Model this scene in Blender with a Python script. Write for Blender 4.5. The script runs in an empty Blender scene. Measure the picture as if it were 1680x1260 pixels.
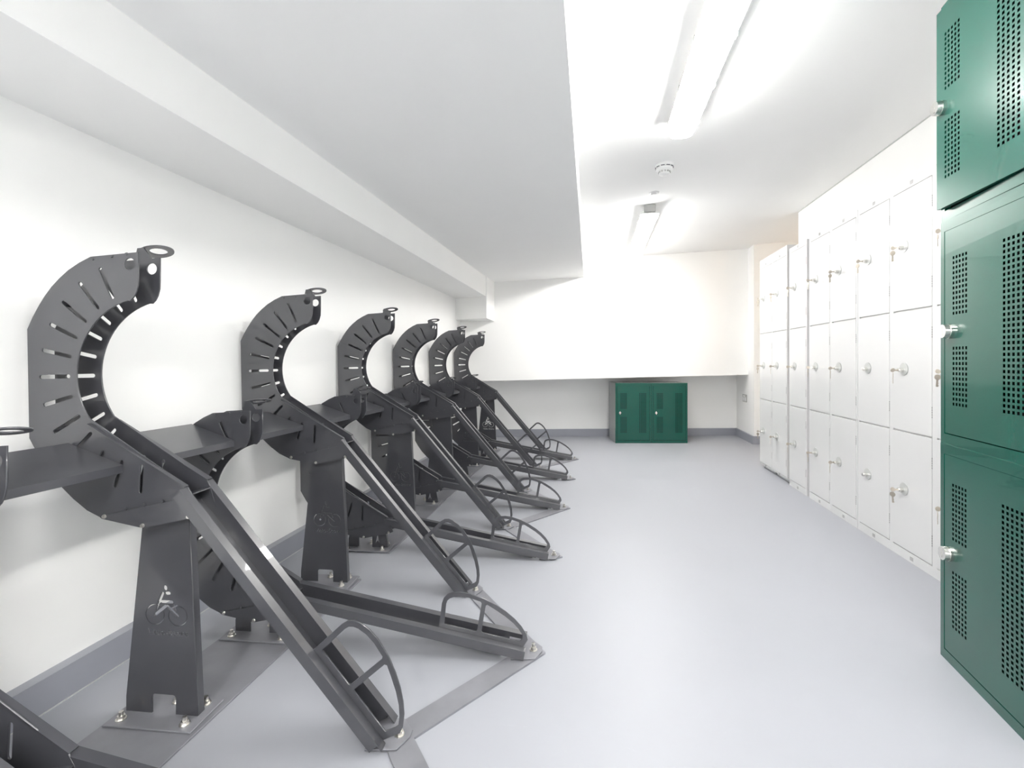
import bpy, bmesh, math, random
from mathutils import Matrix, Vector

random.seed(4)
S = bpy.context.scene
COL = S.collection
R = math.radians

# ------------------------------------------------------------------ camera
YAW = R(9.5)
cam_d = bpy.data.cameras.new('camera')
cam_d.sensor_width = 36.0
cam_d.lens = 760.0 / 1680.0 * 36.0
cam_d.shift_x = -10.0 / 1680.0
cam_d.shift_y = -38.0 / 1680.0
cam_d.clip_start = 0.02
cam = bpy.data.objects.new('camera', cam_d)
cam.location = (0, 0, 0.95)
cam.rotation_euler = (R(90), 0, YAW)
COL.objects.link(cam)
S.camera = cam

# ------------------------------------------------------------------ world, exposure, light levels
W = bpy.data.worlds.new('world')
W.use_nodes = True
W.node_tree.nodes['Background'].inputs[0].default_value = (1, 1, 1, 1)
W.node_tree.nodes['Background'].inputs[1].default_value = 0.0
S.world = W
S.view_settings.view_transform = 'Standard'
S.view_settings.look = 'None'
S.view_settings.gamma = 1.0
S.view_settings.use_curve_mapping = False
S.view_settings.exposure = 1.32
S.cycles.use_denoising = True
S.cycles.use_adaptive_sampling = True
S.cycles.adaptive_threshold = 0.02
S.cycles.max_bounces = 12
S.cycles.diffuse_bounces = 7
LAMP = 24.0          # radiance of the fluorescent diffusers
WARM = 9.0          # radiance of the warm fill lamp added in the alcove


# ------------------------------------------------------------------ materials
def mat(name, col, rough=0.5, metal=0.0, noise=0.0, scale=8.0, bump=0.0, bscale=200.0, coat=0.0, spec=0.5, rvar=0.0):
    m = bpy.data.materials.new(name)
    m.use_nodes = True
    nt = m.node_tree
    b = nt.nodes['Principled BSDF']
    b.inputs['Roughness'].default_value = rough
    b.inputs['Metallic'].default_value = metal
    b.inputs['Specular IOR Level'].default_value = spec
    b.inputs['Coat Weight'].default_value = coat
    b.inputs['Base Color'].default_value = (*col, 1)
    tc = nt.nodes.new('ShaderNodeTexCoord')
    if noise or rvar:
        n = nt.nodes.new('ShaderNodeTexNoise')
        n.inputs['Scale'].default_value = scale
        n.inputs['Detail'].default_value = 6
        nt.links.new(tc.outputs['Object'], n.inputs['Vector'])
        if noise:
            r = nt.nodes.new('ShaderNodeValToRGB')
            r.color_ramp.elements[0].position = 0.3
            r.color_ramp.elements[1].position = 0.7
            r.color_ramp.elements[0].color = (*[c * (1 - noise) for c in col], 1)
            r.color_ramp.elements[1].color = (*[min(1, c * (1 + noise)) for c in col], 1)
            nt.links.new(n.outputs['Fac'], r.inputs['Fac'])
            nt.links.new(r.outputs['Color'], b.inputs['Base Color'])
        if rvar:
            mr = nt.nodes.new('ShaderNodeMapRange')
            mr.inputs['To Min'].default_value = max(0, rough - rvar)
            mr.inputs['To Max'].default_value = min(1, rough + rvar)
            nt.links.new(n.outputs['Fac'], mr.inputs['Value'])
            nt.links.new(mr.outputs['Result'], b.inputs['Roughness'])
    if bump:
        n2 = nt.nodes.new('ShaderNodeTexNoise')
        n2.inputs['Scale'].default_value = bscale
        n2.inputs['Detail'].default_value = 3
        nt.links.new(tc.outputs['Object'], n2.inputs['Vector'])
        bp = nt.nodes.new('ShaderNodeBump')
        bp.inputs['Strength'].default_value = bump
        bp.inputs['Distance'].default_value = 0.002
        nt.links.new(n2.outputs['Fac'], bp.inputs['Height'])
        nt.links.new(bp.outputs['Normal'], b.inputs['Normal'])
    return m


def emit(name, col, strength):
    m = bpy.data.materials.new(name)
    m.use_nodes = True
    nt = m.node_tree
    b = nt.nodes['Principled BSDF']
    b.inputs['Base Color'].default_value = (0.9, 0.9, 0.9, 1)
    b.inputs['Roughness'].default_value = 0.4
    b.inputs['Emission Color'].default_value = (*col, 1)
    b.inputs['Emission Strength'].default_value = strength
    return m


def floor_material():
    m = mat('floor_paint', (0.345, 0.355, 0.386), 0.45, noise=0.035, scale=1.6, bump=0.08, bscale=30, rvar=0.10)
    nt = m.node_tree
    b = nt.nodes['Principled BSDF']
    src = b.inputs['Base Color'].links[0].from_socket
    tc = [n for n in nt.nodes if n.type == 'TEX_COORD'][0]
    # pale scuffs and paint flecks
    mp = nt.nodes.new('ShaderNodeMapping')
    mp.inputs['Scale'].default_value = (5, 14, 1)
    mp.inputs['Rotation'].default_value = (0, 0, 0.5)
    nt.links.new(tc.outputs['Object'], mp.inputs['Vector'])
    n = nt.nodes.new('ShaderNodeTexNoise')
    n.inputs['Scale'].default_value = 1.4
    n.inputs['Detail'].default_value = 9
    n.inputs['Roughness'].default_value = 0.75
    nt.links.new(mp.outputs['Vector'], n.inputs['Vector'])
    r = nt.nodes.new('ShaderNodeValToRGB')
    r.color_ramp.elements[0].position = 0.66
    r.color_ramp.elements[1].position = 0.80
    nt.links.new(n.outputs['Fac'], r.inputs['Fac'])
    mix = nt.nodes.new('ShaderNodeMix')
    mix.data_type = 'RGBA'
    nt.links.new(r.outputs['Color'], mix.inputs['Factor'])
    nt.links.new(src, mix.inputs['A'])
    mix.inputs['B'].default_value = (0.48, 0.49, 0.51, 1)
    nt.links.new(mix.outputs['Result'], b.inputs['Base Color'])
    return m


M = {
    'wall': mat('white_wall_paint', (0.91, 0.91, 0.898), 0.75, noise=0.008, scale=3, bump=0.05, bscale=90),
    'ceiling': mat('white_ceiling_paint', (0.90, 0.90, 0.893), 0.85, noise=0.008, scale=2, bump=0.04, bscale=80),
    'floor': floor_material(),
    'skirting': mat('grey_skirting_paint', (0.31, 0.32, 0.36), 0.35, noise=0.04, scale=4),
    'rack': mat('graphite_powder_coat', (0.052, 0.053, 0.061), 0.29, noise=0.06, scale=12, bump=0.03, bscale=600, spec=0.9, coat=0.45),
    'plate': mat('worn_dark_steel', (0.25, 0.252, 0.275), 0.38, metal=0.25, noise=0.12, scale=9, rvar=0.08),
    'bolt': mat('zinc_bolt', (0.72, 0.70, 0.66), 0.28, metal=1.0, noise=0.05, scale=60),
    'green': mat('green_enamel', (0.002, 0.074, 0.052), 0.27, noise=0.03, scale=5, bump=0.03, bscale=400, coat=0.35),
    'carcass': mat('light_grey_carcass', (0.34, 0.36, 0.35), 0.45, noise=0.02, scale=5),
    'interior_shade': mat('painted_interior_shade', (0.001, 0.003, 0.003), 0.9, noise=0.05, scale=6, spec=0.05),  # near-black colour standing in for the shade behind the perforations
    'chrome': mat('chrome_lock', (0.75, 0.74, 0.71), 0.16, metal=1.0, noise=0.02, scale=40),
    'locker': mat('white_locker_enamel', (0.64, 0.64, 0.64), 0.30, noise=0.006, scale=4, bump=0.02, bscale=120, coat=0.3),
    'slit': mat('grey_hinge_slit', (0.30, 0.30, 0.30), 0.6, noise=0.04, scale=30),
    'rosette': mat('pale_grey_lock_rosette', (0.52, 0.53, 0.52), 0.42, metal=0.2, noise=0.03, scale=30),
    'key': mat('brass_nickel_key', (0.58, 0.53, 0.46), 0.3, metal=0.9, noise=0.06, scale=60),
    'plastic': mat('white_fitting_plastic', (0.82, 0.82, 0.82), 0.4, noise=0.01, scale=20),
    'greyplastic': mat('grey_fitting_plastic', (0.40, 0.40, 0.39), 0.5, noise=0.02, scale=20),
    'dark': mat('dark_slot', (0.10, 0.10, 0.12), 0.6, noise=0.05, scale=30),
    'steelplate': mat('brushed_steel_plate', (0.42, 0.42, 0.41), 0.35, metal=0.7, noise=0.05, scale=30),
    'lamp': emit('fluorescent_diffuser', (1.0, 0.985, 0.955), LAMP),
    'warm': emit('warm_fill_glow', (1.0, 0.60, 0.24), WARM),
}


# ------------------------------------------------------------------ mesh helpers
def to_mesh(bm, name, m, smooth=False):
    me = bpy.data.meshes.new(name)
    bmesh.ops.recalc_face_normals(bm, faces=bm.faces)
    bm.to_mesh(me)
    bm.free()
    me.materials.append(m)
    if smooth:
        for p in me.polygons:
            p.use_smooth = True
    return me


def hexa(bm, v):
    """v: 8 corners, 0-3 bottom loop, 4-7 top loop"""
    vs = [bm.verts.new(p) for p in v]
    for f in ((0, 1, 2, 3), (4, 5, 6, 7), (0, 1, 5, 4), (1, 2, 6, 5), (2, 3, 7, 6), (3, 0, 4, 7)):
        bm.faces.new([vs[i] for i in f])


def box(bm, x0, x1, y0, y1, z0, z1):
    hexa(bm, [(x0, y0, z0), (x1, y0, z0), (x1, y1, z0), (x0, y1, z0),
              (x0, y0, z1), (x1, y0, z1), (x1, y1, z1), (x0, y1, z1)])


def bevelled(bm, w=0.002, seg=1):
    bmesh.ops.bevel(bm, geom=list(bm.edges), offset=w, segments=seg, affect='EDGES', profile=0.5)


def cyl(bm, c, axis, r, l, n=20, r2=None):
    """cylinder from point c along axis ('x','y','z' or vector) with length l"""
    ax = {'x': Vector((1, 0, 0)), 'y': Vector((0, 1, 0)), 'z': Vector((0, 0, 1))}.get(axis, axis)
    ax = Vector(ax).normalized()
    rot = Vector((0, 0, 1)).rotation_difference(ax).to_matrix().to_4x4()
    mx = Matrix.Translation(Vector(c) + ax * (l / 2)) @ rot
    bmesh.ops.create_cone(bm, cap_ends=True, segments=n, radius1=r, radius2=r if r2 is None else r2, depth=l, matrix=mx)


def plate_mesh(name, outline, holes, t, m):
    """flat sheet with real holes; outline in (u, z); thickness from v = 0 to t"""
    cu = bpy.data.curves.new('tmp', 'CURVE')
    cu.dimensions = '2D'
    cu.fill_mode = 'BOTH'
    cu.extrude = t / 2
    for loop in [outline] + list(holes):
        sp = cu.splines.new('POLY')
        sp.points.add(len(loop) - 1)
        for p, q in zip(sp.points, loop):
            p.co = (q[0], q[1], 0, 1)
        sp.use_cyclic_u = True
    ob = bpy.data.objects.new('tmp', cu)
    COL.objects.link(ob)
    dg = bpy.context.evaluated_depsgraph_get()
    me = bpy.data.meshes.new_from_object(ob.evaluated_get(dg))
    bpy.data.objects.remove(ob)
    bpy.data.curves.remove(cu)
    for v in me.vertices:
        x, y, z = v.co
        v.co = (x, t / 2 - z, y)
    me.name = name
    me.materials.clear()
    me.materials.append(m)
    bm = bmesh.new()
    bm.from_mesh(me)
    bmesh.ops.remove_doubles(bm, verts=bm.verts, dist=1e-5)
    bmesh.ops.recalc_face_normals(bm, faces=bm.faces)
    bm.to_mesh(me)
    bm.free()
    return me


def link(name, me, parent=None, loc=(0, 0, 0), rot=(0, 0, 0)):
    o = bpy.data.objects.new(name, me)
    COL.objects.link(o)
    o.location = loc
    o.rotation_euler = rot
    if parent is not None:
        o.parent = parent
    return o


def tag(o, label, cat, group=None):
    o['label'] = label
    o['category'] = cat
    if group:
        o['group'] = group
    return o


def thing(name, label, cat, loc=(0, 0, 0), rz=0.0, group=None):
    o = link(name, None, None, loc, (0, 0, rz))
    return tag(o, label, cat, group)


def struct(name, bm, m, label=None):
    o = link(name, to_mesh(bm, name, m))
    o['kind'] = 'structure'
    if label:
        o['label'] = label
    return o


def copy_tree(o, parent=None):
    c = o.copy()
    COL.objects.link(c)
    if parent is not None:
        c.parent = parent
    for ch in list(o.children):
        copy_tree(ch, c)
    return c


def circle(cx, cz, r, n=28, rz=None):
    rz = r if rz is None else rz
    return [(cx + r * math.cos(2 * math.pi * i / n), cz + rz * math.sin(2 * math.pi * i / n)) for i in range(n)]


def capsule(p, q, r, n=6):
    a = math.atan2(q[1] - p[1], q[0] - p[0])
    out = []
    for i in range(n + 1):
        t = a - math.pi / 2 + math.pi * i / n
        out.append((q[0] + r * math.cos(t), q[1] + r * math.sin(t)))
    for i in range(n + 1):
        t = a + math.pi / 2 + math.pi * i / n
        out.append((p[0] + r * math.cos(t), p[1] + r * math.sin(t)))
    return out


# ------------------------------------------------------------------ the room
XL, XR = -1.50, 1.78          # side walls
YB = -4.6                     # wall behind the camera
FAR_L, FAR_R = 5.03, 5.85     # far bulkhead, at the left and right wall
REC_L, REC_R = 5.62, 6.30     # back of the low recess under the bulkhead


def z_up(x):
    return 2.119 + (x + 0.12) * (2.275 - 2.119) / 1.9


def x_drop(y):
    return -0.065 - 0.0124 * y


def far_y(x):
    return FAR_L + (FAR_R - FAR_L) * (x - XL) / (XR - XL)


def rec_y(x):
    return REC_L + (REC_R - REC_L) * (x - XL) / (XR - XL)


bm = bmesh.new(); box(bm, -1.7, 3.3, YB - 0.2, 7.0, -0.12, 0); struct('floor', bm, M['floor'])
bm = bmesh.new(); box(bm, XL - 0.15, XL, YB - 0.2, 7.0, 0, 2.7); struct('wall_left', bm, M['wall'])
bm = bmesh.new(); box(bm, XR, XR + 0.14, YB - 0.2, 4.476, 0, 2.7); struct('wall_right', bm, M['wall'])
bm = bmesh.new(); box(bm, XL, 3.3, YB - 0.2, YB, 0, 2.7); struct('wall_back', bm, M['wall'])
# far wall: high bulkhead hanging over a low recess
bm = bmesh.new()
hexa(bm, [(XL, far_y(XL), 0.717), (XR, far_y(XR), 0.785), (XR, rec_y(XR) + 0.1, 0.785), (XL, rec_y(XL) + 0.1, 0.717),
          (XL, far_y(XL), 2.6), (XR, far_y(XR), 2.6), (XR, rec_y(XR) + 0.1, 2.6), (XL, rec_y(XL) + 0.1, 2.6)])
struct('wall_far', bm, M['wall'])
bm = bmesh.new()
hexa(bm, [(XL, rec_y(XL), 0), (XR, rec_y(XR), 0), (XR, 6.7, 0), (XL, 6.7, 0),
          (XL, rec_y(XL), 0.80), (XR, rec_y(XR), 0.80), (XR, 6.7, 0.80), (XL, 6.7, 0.80)])
struct('wall_recess', bm, M['wall'])
# pier at the right of the recess, running on into the side alcove
bm = bmesh.new()
hexa(bm, [(XR, 5.65, 0), (3.2, 5.86, 0), (3.2, 6.9, 0), (XR, 6.9, 0), (XR, 5.65, 2.7), (3.2, 5.86, 2.7), (3.2, 6.9, 2.7), (XR, 6.9, 2.7)])
struct('wall_alcove_far', bm, M['wall'])
bm = bmesh.new(); box(bm, 2.95, 3.2, 4.3, 6.0, 0, 2.7); struct('wall_alcove_side', bm, M['wall'])
bm = bmesh.new(); box(bm, XR + 0.14, 3.1, 4.34, 4.476, 0, 2.7); struct('wall_alcove_near', bm, M['wall'])
# upper ceiling
bm = bmesh.new()
y0, y1 = YB - 0.2, 6.9
hexa(bm, [(-0.25, y0, z_up(-0.25)), (3.3, y0, z_up(3.3)), (3.3, y1, z_up(3.3)), (-0.25, y1, z_up(-0.25)),
          (-0.25, y0, 2.75), (3.3, y0, 2.75), (3.3, y1, 2.75), (-0.25, y1, 2.75)])
struct('ceiling', bm, M['ceiling'])
# dropped ceiling over the racks
bm = bmesh.new()
ye = 5.6


def z_low(x, y):
    return 1.80 + (x + 1.138) * 0.070 + (y - 1.0) * 0.0095


hexa(bm, [(XL, y0, z_low(XL, y0)), (x_drop(y0), y0, z_low(-0.08, y0)), (x_drop(ye), ye, z_low(-0.13, ye)), (XL, ye, z_low(XL, ye)),
          (XL, y0, 2.7), (x_drop(y0), y0, 2.7), (x_drop(ye), ye, 2.7), (XL, ye, 2.7)])
struct('ceiling_dropped', bm, M['ceiling'])
# beam along the left wall and the boxing at its far end
bm = bmesh.new(); box(bm, XL, -1.138, YB - 0.1, 5.3, 1.628, 2.2); struct('trim_1', bm, M['wall'])
bm = bmesh.new()
hexa(bm, [(XL, 4.863, 1.398), (-1.130, 4.745, 1.398), (-1.130, 5.3, 1.398), (XL, 5.3, 1.398),
          (XL, 4.863, 1.9), (-1.130, 4.745, 1.9), (-1.130, 5.3, 1.9), (XL, 5.3, 1.9)])
struct('trim_2', bm, M['wall'])
# skirtings
SK = 0.093
bm = bmesh.new(); box(bm, XL, XL + 0.035, YB, REC_L, 0, SK); struct('baseboard_left', bm, M['skirting'])
bm = bmesh.new()
t = 0.018
hexa(bm, [(XL, rec_y(XL) - t, 0), (XR, rec_y(XR) - t, 0), (XR, rec_y(XR), 0), (XL, rec_y(XL), 0),
          (XL, rec_y(XL) - t, SK), (XR, rec_y(XR) - t, SK), (XR, rec_y(XR), SK), (XL, rec_y(XL), SK)])
struct('baseboard_far', bm, M['skirting'])
bm = bmesh.new(); box(bm, XR - t, XR, 5.65 - t, rec_y(XR), 0, SK); struct('baseboard_recess_side', bm, M['skirting'])
bm = bmesh.new()
hexa(bm, [(XR, 5.65 - t, 0), (2.95, 5.83 - t, 0), (2.95, 5.83, 0), (XR, 5.65, 0),
          (XR, 5.65 - t, SK), (2.95, 5.83 - t, SK), (2.95, 5.83, SK), (XR, 5.65, SK)])
struct('baseboard_alcove', bm, M['skirting'])
bm = bmesh.new(); box(bm, XL + 0.035, XL + 0.038, YB, REC_L, 0, 0.003); struct('trim_3', bm, M['rosette'])
bm = bmesh.new(); box(bm, XR - 0.003, XR, YB, 4.476, z_up(XR) - 0.007, z_up(XR) + 0.01); struct('trim_shadow_line', bm, M['rosette'])  # grey strip painting the shadow line between right wall and ceiling
bm = bmesh.new(); box(bm, XR - t, XR, YB, 1.2, 0, SK); struct('baseboard_right', bm, M['skirting'])

# ------------------------------------------------------------------ fluorescent lamps
LX = 0.415


def lamp(y_near, y_far, label, x=LX, z=None):
    z = z_up(x) if z is None else z
    o = thing('ceiling_lamp', label, 'lamp', (x, (y_near + y_far) / 2, z), 0, 'fluorescent ceiling lamps')
    L = y_far - y_near
    bm = bmesh.new()
    box(bm, -0.046, 0.046, -L / 2 + 0.03, L / 2 - 0.03, -0.062, 0.004)
    box(bm, -0.070, 0.070, -L / 2 + 0.006, L / 2 - 0.006, -0.074, -0.066)
    hexa(bm, [(-0.070, -L / 2 + 0.006, -0.066), (0.070, -L / 2 + 0.006, -0.066), (0.070, L / 2 - 0.006, -0.066), (-0.070, L / 2 - 0.006, -0.066),
              (-0.046, -L / 2 + 0.03, -0.052), (0.046, -L / 2 + 0.03, -0.052), (0.046, L / 2 - 0.03, -0.052), (-0.046, L / 2 - 0.03, -0.052)])
    link('housing', to_mesh(bm, 'lamp_housing', M['plastic']), o)
    # prismatic diffuser: rounded trapezoid section
    sec = [(-0.061, -0.074), (-0.060, -0.092), (-0.050, -0.106), (-0.030, -0.112), (0.030, -0.112), (0.050, -0.106), (0.060, -0.092), (0.061, -0.074)]
    bm = bmesh.new()
    rings = []
    for yy, s in ((-L / 2 + 0.012, 0.86), (-L / 2 + 0.034, 1.0), (L / 2 - 0.034, 1.0), (L / 2 - 0.012, 0.86)):
        rings.append([bm.verts.new((x * s, yy, -0.074 + (zz + 0.074) * s)) for x, zz in sec])
    for a, b in zip(rings, rings[1:]):
        for i in range(len(sec)):
            j = (i + 1) % len(sec)
            bm.faces.new((a[i], a[j], b[j], b[i]))
    bm.faces.new(rings[0]); bm.faces.new(rings[-1][::-1])
    link('diffuser', to_mesh(bm, 'lamp_diffuser', M['lamp']), o)
    for s in (-1, 1):
        bm = bmesh.new()
        a, b = sorted((s * (L / 2 - 0.03), s * (L / 2 - 0.004)))
        box(bm, -0.044, 0.044, a, b, -0.060, 0.002)
        bevelled(bm, 0.008, 2)
        link('end_cap', to_mesh(bm, 'lamp_end_cap', M['greyplastic']), o)
    bm = bmesh.new()
    box(bm, -0.003, 0.003, -0.009, 0.009, -0.012, 0.010)
    bevelled(bm, 0.001)
    clip = to_mesh(bm, 'lamp_clip', M['steelplate'])
    for k in range(5):
        for s in (-1, 1):
            link('clip', clip, o, (s * 0.070, -L / 2 + 0.10 + k * (L - 0.2) / 4, -0.074))
    return o


lamp(1.02, 2.42, 'long fluorescent ceiling lamp at the top edge, nearest the camera')
lamp(3.70, 5.22, 'fluorescent ceiling lamp near the far wall, beyond the smoke detector')
lamp(-1.75, -0.35, 'added fluorescent fill lamp, unseen behind the camera')  # added out of view to carry the light
lamp(-4.3, -2.8, 'added fluorescent fill lamp, unseen at the back of the room behind the camera')  # unseen extra source, added to brighten the room
lamp(-1.7, -0.2, 'added fluorescent fill lamp, unseen under the dropped ceiling behind the camera', -0.55, z_low(-0.55, -0.95) - 0.006)  # unseen, added to light the left side and the racks


def revolve(sec, n=28):
    bm = bmesh.new()
    rings = [[bm.verts.new((r * math.cos(2 * math.pi * i / n), r * math.sin(2 * math.pi * i / n), z)) for i in range(n)] for r, z in sec]
    for a, b in zip(rings, rings[1:]):
        for i in range(n):
            j = (i + 1) % n
            bm.faces.new((a[i], a[j], b[j], b[i]))
    bm.faces.new(rings[0]); bm.faces.new(rings[-1][::-1])
    return bm


det = thing('smoke_detector', 'white domed smoke detector on the ceiling between the two lamps', 'detector', (0.42, 2.98, z_up(0.42)))
link('base', to_mesh(revolve([(0.056, 0.003), (0.058, -0.010), (0.056, -0.016), (0.052, -0.018)]), 'detector_base', M['plastic']), det)
link('sensor_head', to_mesh(revolve([(0.050, -0.018), (0.050, -0.030), (0.044, -0.036), (0.030, -0.040), (0.034, -0.056), (0.026, -0.062), (0.010, -0.064)]), 'detector_head', M['plastic'], True), det)
bm = bmesh.new()
for k in range(12):
    a = 2 * math.pi * k / 12
    mx = Matrix.Rotation(a, 4, 'Z') @ Matrix.Translation((0.034, 0, -0.047))
    bmesh.ops.create_cube(bm, size=1, matrix=mx @ Matrix.Diagonal((0.006, 0.008, 0.009, 1)))
link('intake_slots', to_mesh(bm, 'detector_slots', M['greyplastic']), det)
bm = bmesh.new()
for k in range(10):
    a = 2 * math.pi * k / 10
    mx = Matrix.Rotation(a, 4, 'Z') @ Matrix.Translation((0.0515, 0, -0.0185))
    bmesh.ops.create_cube(bm, size=1, matrix=mx @ Matrix.Diagonal((0.006, 0.022, 0.003, 1)))
link('rim_slots', to_mesh(bm, 'detector_rim_slots', M['dark']), det)

dot = thing('ceiling_sensor', 'small flat white disc on the ceiling behind the smoke detector', 'sensor', (0.415, 3.46, z_up(0.415)))
link('rim', to_mesh(revolve([(0.036, 0.003), (0.036, -0.004), (0.030, -0.007), (0.024, -0.007)]), 'sensor_rim', M['plastic']), dot)
link('lens', to_mesh(revolve([(0.022, -0.004), (0.021, -0.012), (0.012, -0.015), (0.004, -0.016)]), 'sensor_lens', M['plastic'], True), dot)

# warm fill light added in the alcove, round the corner behind the white lockers
wl = thing('alcove_fill_lamp', 'round warm fill lamp added in the side alcove', 'lamp', (2.95, 5.1, 1.75), 0)
bm = revolve([(0.09, 0.0), (0.09, 0.02), (0.085, 0.025)])
link('base', to_mesh(bm, 'fill_lamp_base', M['plastic']), wl, (0, 0, 0), (0, R(-90), 0))
bm = revolve([(0.082, 0.02), (0.078, 0.05), (0.055, 0.075), (0.02, 0.085)])
link('globe', to_mesh(bm, 'fill_lamp_globe', M['warm'], True), wl, (0, 0, 0), (0, R(-90), 0))

# ------------------------------------------------------------------ bike racks
AL = R(4.0)                 # the racks stand a few degrees off square to the wall
CU, CZ, RI = -0.645, 0.915, 0.199
RW = 0.065                  # gap between the two side plates
T = 0.004


def bolt_mesh():
    bm = bmesh.new()
    cyl(bm, (0, 0, 0), 'z', 0.0125, 0.002, 16)
    cyl(bm, (0, 0, 0.002), 'z', 0.0095, 0.008, 6)
    cyl(bm, (0, 0, 0.010), 'z', 0.0055, 0.010, 10)
    return to_mesh(bm, 'anchor_bolt', M['bolt'])


def screw_mesh():
    bm = bmesh.new()
    cyl(bm, (0, 0, 0), 'y', 0.0065, -0.004, 12)
    return to_mesh(bm, 'screw', M['bolt'])


BOLT = bolt_mesh()
bm = bmesh.new(); bmesh.ops.create_cone(bm, cap_ends=True, segments=12, radius1=0.0062, radius2=0.0045, depth=0.004, matrix=Matrix.Rotation(R(90), 4, 'X'))
SCREW = to_mesh(bm, 'screw', M['bolt'])
bm = bmesh.new(); bmesh.ops.create_cone(bm, cap_ends=True, segments=12, radius1=0.0045, radius2=0.0032, depth=0.003, matrix=Matrix.Rotation(R(90), 4, 'X'))
RIVET = to_mesh(bm, 'rivet', M['rack'])


def side_plate_mesh():
    arc = []
    a0, a1 = 216.0, 106.0
    n = 26
    for i in range(n + 1):
        a = R(a0 + (a1 - a0) * i / n)
        arc.append((CU + RI * math.cos(a), CZ + RI * math.sin(a)))
    out = [(-0.668, 1.231), (-0.803, 1.222), (-0.836, 1.207), (-0.868, 1.188), (-0.894, 1.167), (-0.917, 1.145), (-0.936, 1.122), (-0.954, 1.096),
           (-0.972, 1.066), (-0.988, 1.034), (-0.982, 0.745), (-0.955, 0.700), (-0.925, 0.658), (-0.888, 0.619), (-0.853, 0.588), (-0.813, 0.559),
           (-0.768, 0.539), (-0.652, 0.519), (-0.528, 0.546), (-0.503, 0.556), (-0.513, 0.585), (-0.519, 0.608), (-0.531, 0.628)]
    out += arc
    out += [(-0.690, 1.106), (-0.681, 1.115), (-0.674, 1.128), (-0.669, 1.146), (-0.668, 1.170)]
    holes = [circle(-0.692, 1.201, 0.0155, 24)]
    for ang in (115.5, 128.5, 141.5, 154.5, 168, 181.5, 195.5, 210, 224.5, 239, 253, 267):
        r0 = 0.222 if ang < 230 else 0.238
        r1 = 0.303
        c, s = math.cos(R(ang)), math.sin(R(ang))
        holes.append(capsule((CU + r0 * c, CZ + r0 * s), (CU + r1 * c, CZ + r1 * s), 0.0053, 4))
    return plate_mesh('side_plate', out, holes, T, M['rack'])


SIDE = side_plate_mesh()


def obb(bm, P, D, Nn, a0, a1, n0, n1, v0, v1):
    """box given in the rail frame: a along D, n along Nn, v across"""
    def pt(a, n, v):
        return (P[0] + D[0] * a + Nn[0] * n, v, P[1] + D[1] * a + Nn[1] * n)
    hexa(bm, [pt(a0, n0, v0), pt(a1, n0, v0), pt(a1, n0, v1), pt(a0, n0, v1), pt(a0, n1, v0), pt(a1, n1, v0), pt(a1, n1, v1), pt(a0, n1, v1)])


def post_mesh(high):
    if high:
        bl, br, tl, tr, zt = -0.742, -0.535, -0.690, -0.562, 0.556
    else:
        bl, br, tl, tr, zt = -0.735, -0.530, -0.715, -0.548, 0.118
    n0, n1, nz, rr = (-0.667, -0.598, 0.062, 0.008) if high else (-0.680, -0.610, 0.068, 0.008)
    z0 = 0.011
    out = [(bl, z0), (n0, z0), (n0, nz - rr), (n0 + rr * 0.3, nz - rr * 0.3), (n0 + rr, nz), (n1 - rr, nz), (n1 - rr * 0.3, nz - rr * 0.3), (n1, nz - rr), (n1, z0),
           (br, z0), (br, 0.03), (tr, zt), (tl, zt), (bl, 0.05)]
    holes = []
    if not high:
        holes = [[(-0.594, 0.030), (-0.583, 0.076), (-0.572, 0.030), (-0.583, 0.044)]]
    return plate_mesh('post_plate', out, holes, T, M['rack'])


def cut(me, cutter):
    a = bpy.data.objects.new('tmp_a', me)
    b = bpy.data.objects.new('tmp_b', cutter)
    COL.objects.link(a); COL.objects.link(b)
    md = a.modifiers.new('cut', 'BOOLEAN')
    md.operation = 'DIFFERENCE'
    md.solver = 'EXACT'
    md.use_self = True
    md.object = b
    dg = bpy.context.evaluated_depsgraph_get()
    dg.update()
    res = bpy.data.meshes.new_from_object(a.evaluated_get(dg))
    bpy.data.objects.remove(a); bpy.data.objects.remove(b)
    res.materials.clear()
    res.materials.append(me.materials[0])
    res.name = me.name
    return res if len(res.polygons) > 20 else me


def prism(bm, loop, v0, v1):
    lo = [bm.verts.new((x, v0, z)) for x, z in loop]
    hi = [bm.verts.new((x, v1, z)) for x, z in loop]
    bm.faces.new(lo[::-1]); bm.faces.new(hi)
    k = len(loop)
    for i in range(k):
        j = (i + 1) % k
        bm.faces.new((lo[i], lo[j], hi[j], hi[i]))


def ring_prism(bm, cx, cz, r, w, v0, v1, n=36):
    for i in range(n):
        pass
    a = [[bm.verts.new((cx + rr * math.cos(2 * math.pi * i / n), v, cz + rr * math.sin(2 * math.pi * i / n))) for i in range(n)]
         for rr, v in ((r, v0), (r, v1), (r - w, v1), (r - w, v0))]
    for k in range(4):
        p, q = a[k], a[(k + 1) % 4]
        for i in range(n):
            j = (i + 1) % n
            bm.faces.new((p[i], p[j], q[j], q[i]))


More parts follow.
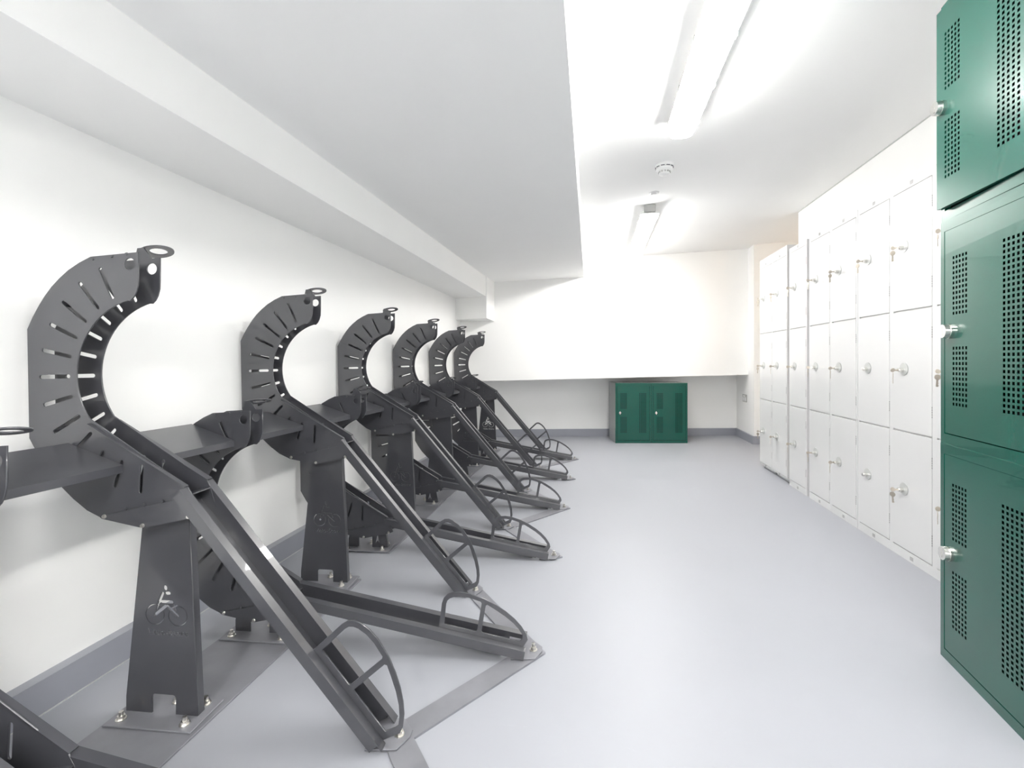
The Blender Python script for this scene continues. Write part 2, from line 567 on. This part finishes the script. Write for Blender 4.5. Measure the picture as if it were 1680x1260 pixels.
def icon_cutter():
    v0, v1 = -0.01, 0.02
    bm = bmesh.new()
    prism(bm, circle(-0.629, 0.345, 0.0062, 16, 0.0075), v0, v1)
    for p, q, r in (((-0.626, 0.3305), (-0.618, 0.3315), 0.0048),
                    ((-0.636, 0.331), (-0.646, 0.308), 0.0042),
                    ((-0.640, 0.308), (-0.610, 0.308), 0.0048),
                    ((-0.646, 0.308), (-0.654, 0.286), 0.0022),
                    ((-0.628, 0.297), (-0.657, 0.273), 0.0042),
                    ((-0.622, 0.297), (-0.593, 0.272), 0.0042),
                    ((-0.604, 0.301), (-0.599, 0.286), 0.0025),
                    ((-0.611, 0.292), (-0.595, 0.300), 0.0018)):
        prism(bm, capsule(p, q, r, 5), v0, v1)
    ring_prism(bm, -0.658, 0.2735, 0.0275, 0.0024, v0, v1)
    ring_prism(bm, -0.592, 0.2725, 0.0275, 0.0024, v0, v1)
    # lettering under the bicycle
    fc = bpy.data.curves.new('tmp_text', 'FONT')
    fc.body = 'Velo-Store'
    fc.size = 0.0235
    fc.align_x = 'CENTER'
    fc.extrude = 0.014
    fc.resolution_u = 2
    fo = bpy.data.objects.new('tmp_text', fc)
    COL.objects.link(fo)
    dg = bpy.context.evaluated_depsgraph_get()
    tm = bpy.data.meshes.new_from_object(fo.evaluated_get(dg))
    xs = [v.co.x for v in tm.vertices]
    k = 0.116 / (max(xs) - min(xs))
    cx = (max(xs) + min(xs)) / 2
    for v in tm.vertices:
        x, y, z = v.co
        v.co = (-0.620 + (x - cx) * k, 0.004 - z, 0.2195 + y)
    tb = bmesh.new(); tb.from_mesh(tm)
    bmesh.ops.remove_doubles(tb, verts=tb.verts, dist=1e-6)
    tb.to_mesh(tm); tb.free()
    bm.from_mesh(tm)
    bpy.data.objects.remove(fo)
    bpy.data.curves.remove(fc)
    bmesh.ops.recalc_face_normals(bm, faces=bm.faces)
    me = bpy.data.meshes.new('icon_cutter')
    bm.to_mesh(me); bm.free()
    return me


POST_H = cut(post_mesh(True), icon_cutter())
POST_L = post_mesh(False)


def make_rack(high):
    o = thing('bike_rack', '', 'bike rack')
    du, dz = (0, 0) if high else (0.015, -0.450)
    if high:
        K, E = (-0.533, 0.626), (-0.008, 0.012)
    else:
        K, E = (-0.523, 0.175), (0.280, 0.036)
    L = math.hypot(E[0] - K[0], E[1] - K[1])
    D = ((E[0] - K[0]) / L, (E[1] - K[1]) / L)
    Nn = (-D[1], D[0])
    V0, V1 = 0.0, RW + T                       # outer faces of the two side plates
    near = link('side_plate', SIDE, o, (du, 0, dz))
    far = link('side_plate', SIDE, o, (du, RW, dz))
    # folded lips along the top edge of the upper channel
    for par, va, vb in ((near, -0.009, T), (far, 0.0, T + 0.015)):
        bm = bmesh.new()
        p, q = (-0.806, 0.784), (-0.531, 0.628)
        l = math.hypot(q[0] - p[0], q[1] - p[1])
        d = ((q[0] - p[0]) / l, (q[1] - p[1]) / l)
        obb(bm, p, d, (-d[1], d[0]), 0, l, 0.0, 0.003, va, vb)
        link('top_lip', to_mesh(bm, 'top_lip', M['rack']), par)
    # lower bracket band, slightly proud of the near plate
    out = [(-0.776, 0.546), (-0.519, 0.604), (-0.504, 0.557), (-0.528, 0.547), (-0.652, 0.5195), (-0.767, 0.5395)]
    link('bracket', plate_mesh('bracket', out, [], 0.003, M['rack']), near, (0, -0.0032, 0))
    for u, z in ((-0.760, 0.546), (-0.652, 0.526), (-0.524, 0.553), (-0.537, 0.617), (-0.533, 0.600)):
        link('screw', SCREW, near, (u, -0.005, z))
    for u, z in ((-0.700, 0.567), (-0.648, 0.579), (-0.596, 0.590), (-0.700, 1.2265), (-0.742, 1.2215), (-0.796, 1.2155)):
        link('rivet', RIVET, near, (u, -0.001 if z > 1 else -0.004, z))
    for u, z in ((-0.77, 0.555), (-0.535, 0.605)):
        link('screw', SCREW, far, (u, T + 0.001, z), (0, 0, math.pi))
    # rails: two hat sections with a gutter between them
    def reach(n):                              # how far a piece at height n may run before it meets the floor
        return L - max(0.0, (0.006 - (E[1] + Nn[1] * n)) / -D[1])
    for s in (0, 1):
        bm = bmesh.new()
        vw = (0.0, 0.003) if s == 0 else (V1 - 0.003, V1)
        vf = (-0.021, 0.003) if s == 0 else (V1 - 0.003, V1 + 0.021)
        vl = (-0.021, -0.018) if s == 0 else (V1 + 0.018, V1 + 0.021)
        obb(bm, K, D, Nn, 0, reach(-0.003), -0.003, 0, *vf)
        obb(bm, K, D, Nn, 0.004, reach(-0.040), -0.040, -0.003, *vw)
        obb(bm, K, D, Nn, 0.004, reach(-0.028), -0.028, -0.003, *vl)
        rail = link('rail', to_mesh(bm, 'rail', M['rack']), o)
        if s == 0:
            # D-shaped wheel guard standing on the near rail
            no = 0.026 if high else 0.006
            g_out = [(-0.285, -0.02 - no), (-0.290, 0.072), (-0.287, 0.090), (-0.277, 0.104), (-0.262, 0.113), (-0.235, 0.120), (-0.205, 0.122), (-0.155, 0.116),
                     (-0.115, 0.104), (-0.080, 0.090), (-0.050, 0.074), (-0.025, 0.056), (-0.004, 0.034), (0.003, 0.018), (-0.012, -0.012 - no)]
            g1 = [(-0.272, 0.012), (-0.276, 0.072), (-0.274, 0.084), (-0.267, 0.093), (-0.256, 0.100), (-0.232, 0.107), (-0.205, 0.109), (-0.166, 0.105), (-0.162, 0.100), (-0.162, 0.016), (-0.166, 0.012)]
            g2 = [(-0.148, 0.016), (-0.148, 0.096), (-0.143, 0.100), (-0.115, 0.090), (-0.080, 0.076), (-0.050, 0.060), (-0.030, 0.045), (-0.014, 0.028), (-0.014, 0.018), (-0.022, 0.012), (-0.144, 0.012)]
            g1 = [(a, n if n > 0.02 else n - no * 0.85) for a, n in g1]
            g2 = [(a, n if n > 0.02 or a > -0.03 and n > 0.013 else n - no * 0.85) for a, n in g2]
            tr = lambda lp: [(E[0] + D[0] * a + Nn[0] * (n + no), E[1] + D[1] * a + Nn[1] * (n + no)) for a, n in lp]
            link('wheel_guard', plate_mesh('wheel_guard', tr(g_out), [tr(g1), tr(g2)], 0.005, M['rack']), o, (0, 0.004, 0))
    bm = bmesh.new()
    obb(bm, K, D, Nn, 0.0, reach(-0.043), -0.043, -0.040, 0.0, V1)
    link('gutter', to_mesh(bm, 'gutter', M['rack']), o)
    # inner floor of the upper channel
    bm = bmesh.new()
    p, q = (-0.775 + du, 0.552 + dz), (-0.52 + du, 0.610 + dz)
    l = math.hypot(q[0] - p[0], q[1] - p[1]); d = ((q[0] - p[0]) / l, (q[1] - p[1]) / l)
    obb(bm, p, d, (-d[1], d[0]), 0, l, -0.003, 0.0, T, RW)
    link('channel_floor', to_mesh(bm, 'channel_floor', M['rack']), o)
    # spacer between the plates
    for su, sz in ((-0.93, 0.765), (-0.925, 1.105)):
        bm = bmesh.new(); cyl(bm, (su + du, T, sz + dz), 'y', 0.008, RW - T, 14)
        link('spacer', to_mesh(bm, 'spacer', M['rack']), o)
    # eyelet on the nose
    outl = [(0.046 * math.cos(a) * (1.0 if math.cos(a) > 0 else 1.0), 0.031 * math.sin(a)) for a in [2 * math.pi * i / 32 for i in range(32)]]
    ring = plate_mesh('lock_eyelet', outl, [circle(0.006, 0, 0.0225, 24, 0.019)], 0.004, M['rack'])
    ey = link('lock_eyelet', ring, far, (-0.706, 0.031, 1.257), (R(-80), 0, R(0)))
    ey.rotation_euler = (Matrix.Rotation(R(-9), 3, 'Y') @ Matrix.Rotation(R(-104), 3, 'X')).to_euler()
    bm = bmesh.new()
    hexa(bm, [(-0.744, 0.0, 1.222), (-0.690, 0.0, 1.226), (-0.690, 0.004, 1.226), (-0.744, 0.004, 1.222),
              (-0.736, 0.001, 1.2585), (-0.718, 0.001, 1.260), (-0.718, 0.005, 1.260), (-0.736, 0.005, 1.2585)])
    link('eyelet_neck', to_mesh(bm, 'eyelet_neck', M['rack']), far)
    # post with folded side flanges
    post = link('post', POST_H if high else POST_L, o, (0, 0.040, 0))
    bl, br, tl, tr_, zt = (-0.742, -0.535, -0.690, -0.562, 0.556) if high else (-0.735, -0.530, -0.715, -0.548, 0.118)
    for (x0, z0, x1, z1, sg) in ((br, 0.03, tr_, zt, -1), (bl, 0.05, tl, zt, 1)):
        bm = bmesh.new()
        w = 0.004 * sg
        hexa(bm, [(x0, 0.044, 0.011), (x0 + w, 0.044, 0.011), (x0 + w, 0.063, 0.011), (x0, 0.063, 0.011),
                  (x1, 0.044, zt), (x1 + w, 0.044, zt), (x1 + w, 0.063, zt), (x1, 0.063, zt)])
        link('post_flange', to_mesh(bm, 'post_flange', M['rack']), post, (0, -0.040, 0))
    bm = bmesh.new(); box(bm, -0.758, -0.512, -0.012, 0.105, 0.0066, 0.011); bevelled(bm, 0.001)
    foot = link('foot_plate', to_mesh(bm, 'foot_plate', M['plate']), o)
    for u, v in ((-0.728, 0.012), (-0.548, 0.012), (-0.632, 0.084), (-0.548, 0.084)):
        link('anchor_bolt', BOLT, foot, (u, v, 0.011))
    # plate under the end of the rails
    e = E[0]
    out = [(e - 0.045, -0.018), (e + 0.032, -0.010), (e + 0.052, 0.030), (e + 0.052, 0.052), (e + 0.020, 0.085), (e - 0.045, 0.085)]
    me = plate_mesh('end_plate', out, [], 0.004, M['plate'])
    for v in me.vertices:
        x, y, z = v.co
        v.co = (x, z, 0.0066 + y)
    end = link('end_plate', me, o)
    link('anchor_bolt', BOLT, end, (e + 0.024, 0.034, 0.0106))
    return o


PITCH = 0.748
E0 = (-0.50, 1.065)


def rack_loc(i):                    # i in half pitches; even = raised, odd = low
    return (E0[0], E0[1] + i * PITCH / 2 + (0.03 if i == -1 else 0.0), 0)


ordinal = ['nearest', 'second', 'third', 'fourth', 'fifth', 'farthest']
hi_p, lo_p = make_rack(True), make_rack(False)
hi_label = [
    'large raised bike wheel rack nearest the camera, its bicycle cut-out brightest',
    'second raised bike wheel rack from the camera, lettering legible on its post',
    'third raised bike wheel rack from the camera',
    'fourth raised bike wheel rack from the camera',
    'fifth raised bike wheel rack from the camera, just before the farthest',
    'farthest raised bike wheel rack, closest to the far wall',
]
lo_label = [
    'low bike wheel rack cut off by the left edge, before the nearest raised rack',
    'low bike wheel rack between the first and second raised racks',
    'low bike wheel rack between the second and third raised racks',
    'low bike wheel rack between the third and fourth raised racks',
    'low bike wheel rack between the fourth and fifth raised racks',
    'low bike wheel rack between the fifth and the farthest raised racks',
]
for k in range(6):
    o = hi_p if k == 0 else copy_tree(hi_p)
    o.location = rack_loc(2 * k); o.rotation_euler.z = AL
    tag(o, hi_label[k], 'bike rack', 'raised bike racks along the left wall')
    o2 = lo_p if k == 0 else copy_tree(lo_p)
    o2.location = rack_loc(2 * k - 1); o2.rotation_euler.z = AL
    tag(o2, lo_label[k], 'bike rack', 'low bike racks along the left wall')


def rack_pt(i, u, v, z):
    x, y, _ = rack_loc(i)
    return (x + u * math.cos(AL) - v * math.sin(AL), y + u * math.sin(AL) + v * math.cos(AL), z)


# sloping tie shelves between neighbouring racks
sh_names = ['low rack at the left edge and the nearest raised rack']
for i in range(-1, 10):
    bm = bmesh.new()
    g0, g1 = RW + T + 0.001, -0.0045
    uf, ub, zf, zb, t = -0.705, -0.862, 0.681, 0.735, 0.004
    A = lambda u, z: rack_pt(i, u, g0, z)
    B = lambda u, z: rack_pt(i + 1, u, g1, z)
    hexa(bm, [A(uf, zf - t), B(uf, zf - t), B(ub, zb - t), A(ub, zb - t), A(uf, zf), B(uf, zf), B(ub, zb), A(ub, zb)])
    hexa(bm, [A(uf, zf - 0.020), B(uf, zf - 0.020), B(uf - 0.004, zf - 0.020), A(uf - 0.004, zf - 0.020), A(uf, zf - t), B(uf, zf - t), B(uf - 0.004, zf - t), A(uf - 0.004, zf - t)])
    hexa(bm, [A(ub + 0.004, zb - 0.022), B(ub + 0.004, zb - 0.022), B(ub, zb - 0.022), A(ub, zb - 0.022), A(ub + 0.004, zb - t - 0.001), B(ub + 0.004, zb - t - 0.001), B(ub, zb - t), A(ub, zb - t)])
    o = link('tie_shelf', to_mesh(bm, 'tie_shelf', M['rack']))
    cnt = ['first', 'second', 'third', 'fourth', 'fifth', 'sixth', 'seventh', 'eighth', 'ninth', 'tenth', 'eleventh'][i + 1]
    tag(o, f'sloping steel shelf plate linking two bike racks, {cnt} from the camera', 'shelf', 'tie shelves between the bike racks')

# floor plates under the posts and zigzag strips joining the rail ends: three modules of four racks
for mdl in range(3):
    i0 = 4 * mdl - 1
    where = ['nearest the camera', 'in the middle of the row', 'at the far end of the row'][mdl]
    bm = bmesh.new()
    a = rack_pt(i0, -0.75, -0.012, 0); b = rack_pt(i0 + 3, -0.75, 0.105, 0)
    box(bm, -1.262, -1.0, a[1] + 0.02, b[1], 0.0, 0.006)
    bevelled(bm, 0.001)
    tag(link('floor_plate', to_mesh(bm, 'floor_plate', M['plate'])), f'dark steel floor plate under rack posts, {where}', 'floor plate', 'floor plates under the racks')
    nodes = []
    for i in range(i0, i0 + 4):
        u = 0.010 if i % 2 == 0 else 0.300
        p = rack_pt(i, u, 0.034, 0)
        nodes.append(Vector((p[0], p[1])))
    hw = 0.034
    left, right = [], []
    for k, p in enumerate(nodes):
        d0 = (nodes[k] - nodes[k - 1]).normalized() if k else None
        d1 = (nodes[k + 1] - nodes[k]).normalized() if k < 3 else None
        if d0 is None: d0 = d1
        if d1 is None: d1 = d0
        n0 = Vector((-d0.y, d0.x)); n1 = Vector((-d1.y, d1.x))
        nn = (n0 + n1).normalized()
        mlt = min(hw / max(0.35, nn.dot(n0)), 0.052)
        left.append(p + nn * mlt); right.append(p - nn * mlt)
    ext0 = (nodes[0] - nodes[1]).normalized() * 0.03
    ext1 = (nodes[3] - nodes[2]).normalized() * 0.05
    left[0] += ext0; right[0] += ext0; left[3] += ext1; right[3] += ext1
    bm = bmesh.new()
    for k in range(3):
        q = [left[k], left[k + 1], right[k + 1], right[k]]
        z0_, z1_ = 0.0, 0.006
        vs = [bm.verts.new((p.x, p.y, z0_)) for p in q] + [bm.verts.new((p.x, p.y, z1_)) for p in q]
        fcs = [(0, 1, 2, 3), (4, 5, 6, 7), (0, 1, 5, 4), (2, 3, 7, 6)]
        if k == 0: fcs.append((3, 0, 4, 7))
        if k == 2: fcs.append((1, 2, 6, 5))
        for f in fcs:
            bm.faces.new([vs[j] for j in f])
    bmesh.ops.remove_doubles(bm, verts=bm.verts, dist=1e-5)
    tag(link('anchor_strip', to_mesh(bm, 'anchor_strip', M['plate'])), f'zigzag flat steel floor strip joining rail ends, {where}', 'floor strip', 'zigzag floor strips')

# ------------------------------------------------------------------ green lockers
GW, GH, GD = 0.415, 0.695, 0.36


def green_door_mesh():
    x0, x1, z0, z1 = 0.0, 0.371, 0.0, 0.627         # local: hinge side at x1
    def grid(xa, xb, nx, za, zb, nz, fx, fz):
        xs, zs = [xa], [za]
        px, pz = (xb - xa) / nx, (zb - za) / nz
        cells = set()
        for i in range(nx):
            xs += [xa + px * (i + 0.5 - fx / 2), xa + px * (i + 0.5 + fx / 2)]
        for j in range(nz):
            zs += [za + pz * (j + 0.5 - fz / 2), za + pz * (j + 0.5 + fz / 2)]
        xs.append(xb); zs.append(zb)
        return xs, zs
    bm = bmesh.new()
    vv = {}
    def V(x, z):
        k = (round(x, 5), round(z, 5))
        if k not in vv:
            vv[k] = bm.verts.new((x, 0, z))
        return vv[k]
    def rect(a, b, c, d):
        bm.faces.new((V(a, c), V(b, c), V(b, d), V(a, d)))
    la, lb = 0.036, 0.112
    ra, rb = 0.252, 0.336
    zt, zu, zl, zb = 0.545, 0.361, 0.270, 0.085
    rows_u, rows_l, rows_r = 12, 12, 31
    for (xa, xb, za, zz, nx, nz) in ((la, lb, zu, zt, 5, rows_u), (la, lb, zb, zl, 5, rows_l), (ra, rb, zb, zt, 5, rows_r)):
        xs, zs = grid(xa, xb, nx, za, zz, nz, 0.52, 0.58)
        for i in range(len(xs) - 1):
            for j in range(len(zs) - 1):
                if i % 2 == 1 and j % 2 == 1:
                    continue
                rect(xs[i], xs[i + 1], zs[j], zs[j + 1])
    # plain sheet around the perforations
    rect(x0, la, z0, z1)
    rect(la, lb, z0, zb); rect(la, lb, zl, zu); rect(la, lb, zt, z1)
    rect(lb, ra, z0, z1)
    rect(ra, rb, z0, zb); rect(ra, rb, zt, z1)
    rect(rb, x1, z0, z1)
    # folded edge
    for a, b in (((x0, z0), (x1, z0)), ((x1, z0), (x1, z1)), ((x1, z1), (x0, z1)), ((x0, z1), (x0, z0))):
        p = [bm.verts.new((a[0], 0, a[1])), bm.verts.new((b[0], 0, b[1])), bm.verts.new((b[0], 0.014, b[1])), bm.verts.new((a[0], 0.014, a[1]))]
        bm.faces.new(p)
    me = bpy.data.meshes.new('green_door')
    bm.to_mesh(me); bm.free()
    me.materials.append(M['green'])
    return me


GDOOR = green_door_mesh()


def green_body_mesh():
    bm = bmesh.new()
    t = 0.0015
    w, h, d = GW, GH, GD
    box(bm, 0, t, 0.016, d, 0, h)
    box(bm, w - t, w, 0.016, d, 0, h)
    box(bm, t, w - t, 0.016, d, 0, t)
    box(bm, t, w - t, 0.016, d, h - t, h)
    box(bm, t, w - t, d - t, d, t, h - t)
    carc = to_mesh(bm, 'green_carcass', M['carcass'])
    bm = bmesh.new()
    box(bm, 0, 0.019, 0, 0.016, 0, h)
    box(bm, w - 0.020, w, 0, 0.016, 0, h)
    box(bm, 0.019, w - 0.020, 0, 0.016, 0, 0.031)
    box(bm, 0.019, w - 0.020, 0, 0.016, h - 0.033, h)
    return carc, to_mesh(bm, 'green_front_frame', M['green'])


GBODY, GFRAME = green_body_mesh()
bm = bmesh.new(); box(bm, 0.004, GW - 0.004, 0.017, 0.024, 0.004, GH - 0.004)  # near-black sheet close behind the door, paints the dark interior
GSHADE = to_mesh(bm, 'green_shade_sheet', M['interior_shade'])


def lock_mesh():
    bm = bmesh.new()
    cyl(bm, (0, 0, 0), (0, -1, 0), 0.0225, 0.007, 28)
    cyl(bm, (0, -0.007, 0), (0, -1, 0), 0.0185, 0.003, 28)
    cyl(bm, (0, -0.010, 0), (0, -1, 0), 0.0225, 0.012, 28, 0.0205)
    box(bm, -0.002, 0.002, -0.0235, -0.022, -0.013, 0.013)
    return to_mesh(bm, 'cam_lock', M['chrome'])


LOCK = lock_mesh()
bm = bmesh.new(); cyl(bm, (0, 0, -0.028), 'z', 0.0055, 0.056, 12)
GHINGE = to_mesh(bm, 'green_hinge', M['green'])
bm = bmesh.new(); cyl(bm, (0, 0, 0), (0, -1, 0), 0.011, 0.003, 4); cyl(bm, (0, 0, 0), (0, -1, 0), 0.006, 0.010, 12)
LOCK_FLAT = to_mesh(bm, 'diamond_glint_lock', M['chrome'])  # lock given the diamond shape of its highlight


def green_locker(label, loc, rz, ajar=0.0, flat=False):
    o = thing('green_locker', label, 'locker', loc, rz, 'green perforated metal lockers')
    link('body', GBODY, o)
    link('front_frame', GFRAME, o)
    link('shade_sheet', GSHADE, o)
    # door pivots on the right-hand stile
    d = link('door', GDOOR, o, (GW - 0.022, 0.0005, 0.034), (0, 0, ajar))
    if ajar == 0:
        d.location = (0.022, 0.0005, 0.034)
    else:
        dd = Vector((-0.371, 0, 0))
        dd.rotate(Matrix.Rotation(ajar, 3, 'Z'))
        d.location = (GW - 0.022 + dd.x, -0.006 + dd.y, 0.034)
    if flat:
        lk = link('lock', LOCK_FLAT, d, (0.032, 0, 0.315)); lk.scale = (1.25, 1, 1.9)
    else:
        link('lock', LOCK, d, (0.028, 0, 0.315))
    for z in (0.14, 0.63 - 0.14):
        link('hinge', GHINGE, d, (0.376, -0.002, z))
    return o


# stack of three by the right edge: face along the line (1.102,1.706) -> (1.057,1.352)
gdir = Vector((1.057 - 1.102, 1.352 - 1.706)).normalized()
g_rz = math.atan2(gdir.y, gdir.x)
green_locker('dark green perforated locker at the bottom of the three-high stack', (1.102, 1.706, 0), g_rz).scale.z = 0.686 / GH
green_locker('green perforated locker in the middle of the three-high stack', (1.104, 1.708, 0.686), g_rz + R(0.4)).scale.z = 0.711 / GH
green_locker('green perforated locker on top of the stack, its door slightly ajar', (1.104, 1.706, 1.397), g_rz, ajar=R(2.6))
# pair on the floor under the bulkhead
fd = Vector((1.047 - 0.228, 5.598 - 5.461)).normalized()
f_rz = math.atan2(fd.y, fd.x)
green_locker('left green locker of the low pair standing under the far bulkhead', (0.225, 5.455, 0), f_rz, flat=True)
p2 = Vector((0.225, 5.455)) + fd * (GW + 0.002)
green_locker('right green locker of the low pair standing under the far bulkhead', (p2.x, p2.y, 0), f_rz, flat=True)

# ------------------------------------------------------------------ white lockers
WX = 1.463
WD = 0.30


def key_mesh():
    bm = bmesh.new()
    bmesh.ops.create_cone(bm, cap_ends=True, segments=16, radius1=0.012, radius2=0.012, depth=0.0022, matrix=Matrix.Translation((0, 0, -0.012)) @ Matrix.Rotation(R(90), 4, 'X'))
    box(bm, -0.0035, 0.0035, -0.0011, 0.0011, -0.052, -0.022)
    box(bm, 0.0035, 0.006, -0.0011, 0.0011, -0.050, -0.044)
    box(bm, 0.0035, 0.0055, -0.0011, 0.0011, -0.040, -0.034)
    return to_mesh(bm, 'key', M['key'])


KEY = key_mesh()
bm = bmesh.new()
cyl(bm, (0, 0, 0), (0, -1, 0), 0.030, 0.003, 28)
bm2 = bm
ROS = to_mesh(bm, 'lock_rosette', M['rosette'])
bm = bmesh.new(); cyl(bm, (0, -0.003, 0), (0, -1, 0), 0.010, 0.018, 18); cyl(bm, (0, -0.021, 0), (0, -1, 0), 0.008, 0.004, 18)
BARREL = to_mesh(bm, 'lock_barrel', M['chrome'])
bm = bmesh.new()
box(bm, -0.0015, 0.0015, -0.042, -0.024, -0.004, 0.004)
bmesh.ops.create_cone(bm, cap_ends=True, segments=14, radius1=0.010, radius2=0.010, depth=0.0022, matrix=Matrix.Translation((0, -0.046, 0)) @ Matrix.Rotation(R(90), 4, 'Y'))
INKEY = to_mesh(bm, 'inserted_key', M['key'])
DOORZ = [(0.047, 0.609), (0.613, 1.188), (1.192, 1.768)]
KNOBZ = [0.335, 0.911, 1.500]


def rounded_box(x0, x1, y0, y1, z0, z1, w, m, name):
    bm = bmesh.new(); box(bm, x0, x1, y0, y1, z0, z1); bevelled(bm, w, 2)
    return to_mesh(bm, name, m)


WDOORS = [rounded_box(0.016, 0.285, 0.0, 0.012, a + 0.0015, b - 0.0015, 0.0015, M['locker'], 'white_door') for a, b in DOORZ]
bm = bmesh.new()
for k in range(5):
    box(bm, -0.0015, 0.0015, -0.0012, 0.001, -0.026 + k * 0.0105, -0.018 + k * 0.0105)
WHINGE = to_mesh(bm, 'hinge_slits', M['slit'])
bm = bmesh.new()
for i in range(4):
    for j in range(3):
        box(bm, -0.010 + i * 0.006, -0.0065 + i * 0.006, -0.0012, 0.001, -0.008 + j * 0.006, -0.005 + j * 0.006)
WVENT = to_mesh(bm, 'vent_holes', M['slit'])


def white_body(h, feet):
    bm = bmesh.new()
    z0 = 0.035 if feet else 0.0
    box(bm, 0, 0.30, 0.008, WD, z0, h)
    box(bm, 0, 0.0145, 0, 0.008, z0, h)
    box(bm, 0.2865, 0.30, 0, 0.008, z0, h)
    box(bm, 0.0145, 0.2865, 0, 0.008, max(z0, 0.0), 0.045)
    box(bm, 0.0145, 0.2865, 0, 0.008, 1.770, h)
    return to_mesh(bm, 'white_locker_body', M['locker'])


WB = {False: white_body(1.806, False), True: white_body(1.846, True)}
bm = bmesh.new(); box(bm, 0.02, 0.28, 0.03, 0.05, 0, 0.035); box(bm, 0.02, 0.05, 0.03, WD - 0.02, 0, 0.035); box(bm, 0.25, 0.28, 0.03, WD - 0.02, 0, 0.035)
WPLINTH = to_mesh(bm, 'locker_plinth', M['locker'])

cols = [(2.300, False), (2.600, False), (2.900, False), (3.205, False), (3.506, False), (3.842, False), (4.172, True), (4.474, True)]
wlab = [
    'white three-door locker mostly hidden behind the green locker stack',
    'first fully visible white three-door locker beside the green locker stack',
    'white three-door locker with keys only in its top lock, second fully visible',
    'third fully visible white three-door locker from the green stack',
    'fourth fully visible white three-door locker from the green stack',
    'fifth fully visible white three-door locker, between the two grey gaps',
    'sixth white three-door locker from the green stack, on a recessed plinth',
    'farthest white three-door locker, at the end of the row',
]
for k, (yf, feet) in enumerate(cols):
    # local x runs from the far edge towards the camera
    o = thing('white_locker', wlab[k], 'locker', (WX + (0.0 if not feet else -0.004), yf, 0), R(-90), 'white lockers along the right wall')
    link('body', WB[feet], o)
    if feet:
        link('plinth', WPLINTH, o)
    for d in range(3):
        dr = link('door', WDOORS[d], o, (0, -0.0015, 0))
        kz = KNOBZ[d]
        link('lock_rosette', ROS, dr, (0.100, 0, kz))
        link('lock_barrel', BARREL, dr, (0.094, 0, kz - 0.006))
        if not (k == 2 and d < 2):
            tw = random.uniform(-25, 25)
            link('inserted_key', INKEY, dr, (0.094, 0, kz - 0.006), (0, R(tw), 0))
            link('hanging_key', KEY, dr, (0.094 + random.uniform(-0.003, 0.003), -0.046, kz - 0.018), (0, R(random.uniform(-5, 5)), R(random.uniform(-40, 40))))
        a, b = DOORZ[d]
        for hz in (a + 0.11, b - 0.11):
            link('hinge', WHINGE, dr, (0.2855, 0.001, hz))
    link('vent', WVENT, o, (0.150, 0, 1.790))
    link('vent', WVENT, o, (0.150, 0, 0.020 if not feet else 0.042))

# ------------------------------------------------------------------ socket on the recess side wall
so = thing('wall_socket', 'small grey steel switched socket on the recess side wall', 'socket', (XR, 5.97, 0.50), R(-90))
link('face_plate', rounded_box(-0.075, 0.075, -0.008, 0.0, -0.045, 0.045, 0.002, M['steelplate'], 'socket_plate'), so)
for s in (-1, 1):
    link('insert', rounded_box(s * 0.038 - 0.024, s * 0.038 + 0.024, -0.011, -0.006, -0.034, 0.012, 0.001, M['plastic'], 'socket_insert'), so)
    link('rocker_switch', rounded_box(s * 0.02 - 0.008, s * 0.02 + 0.008, -0.014, -0.006, 0.018, 0.036, 0.001, M['plastic'], 'socket_rocker'), so)
bm = bmesh.new()
for s in (-1, 1):
    box(bm, s * 0.038 - 0.003, s * 0.038 + 0.003, -0.0118, -0.0105, -0.004, 0.006)
    box(bm, s * 0.038 - 0.015, s * 0.038 - 0.008, -0.0118, -0.0105, -0.024, -0.020)
    box(bm, s * 0.038 + 0.008, s * 0.038 + 0.015, -0.0118, -0.0105, -0.024, -0.020)
link('pin_holes', to_mesh(bm, 'socket_pin_holes', M['dark']), so)
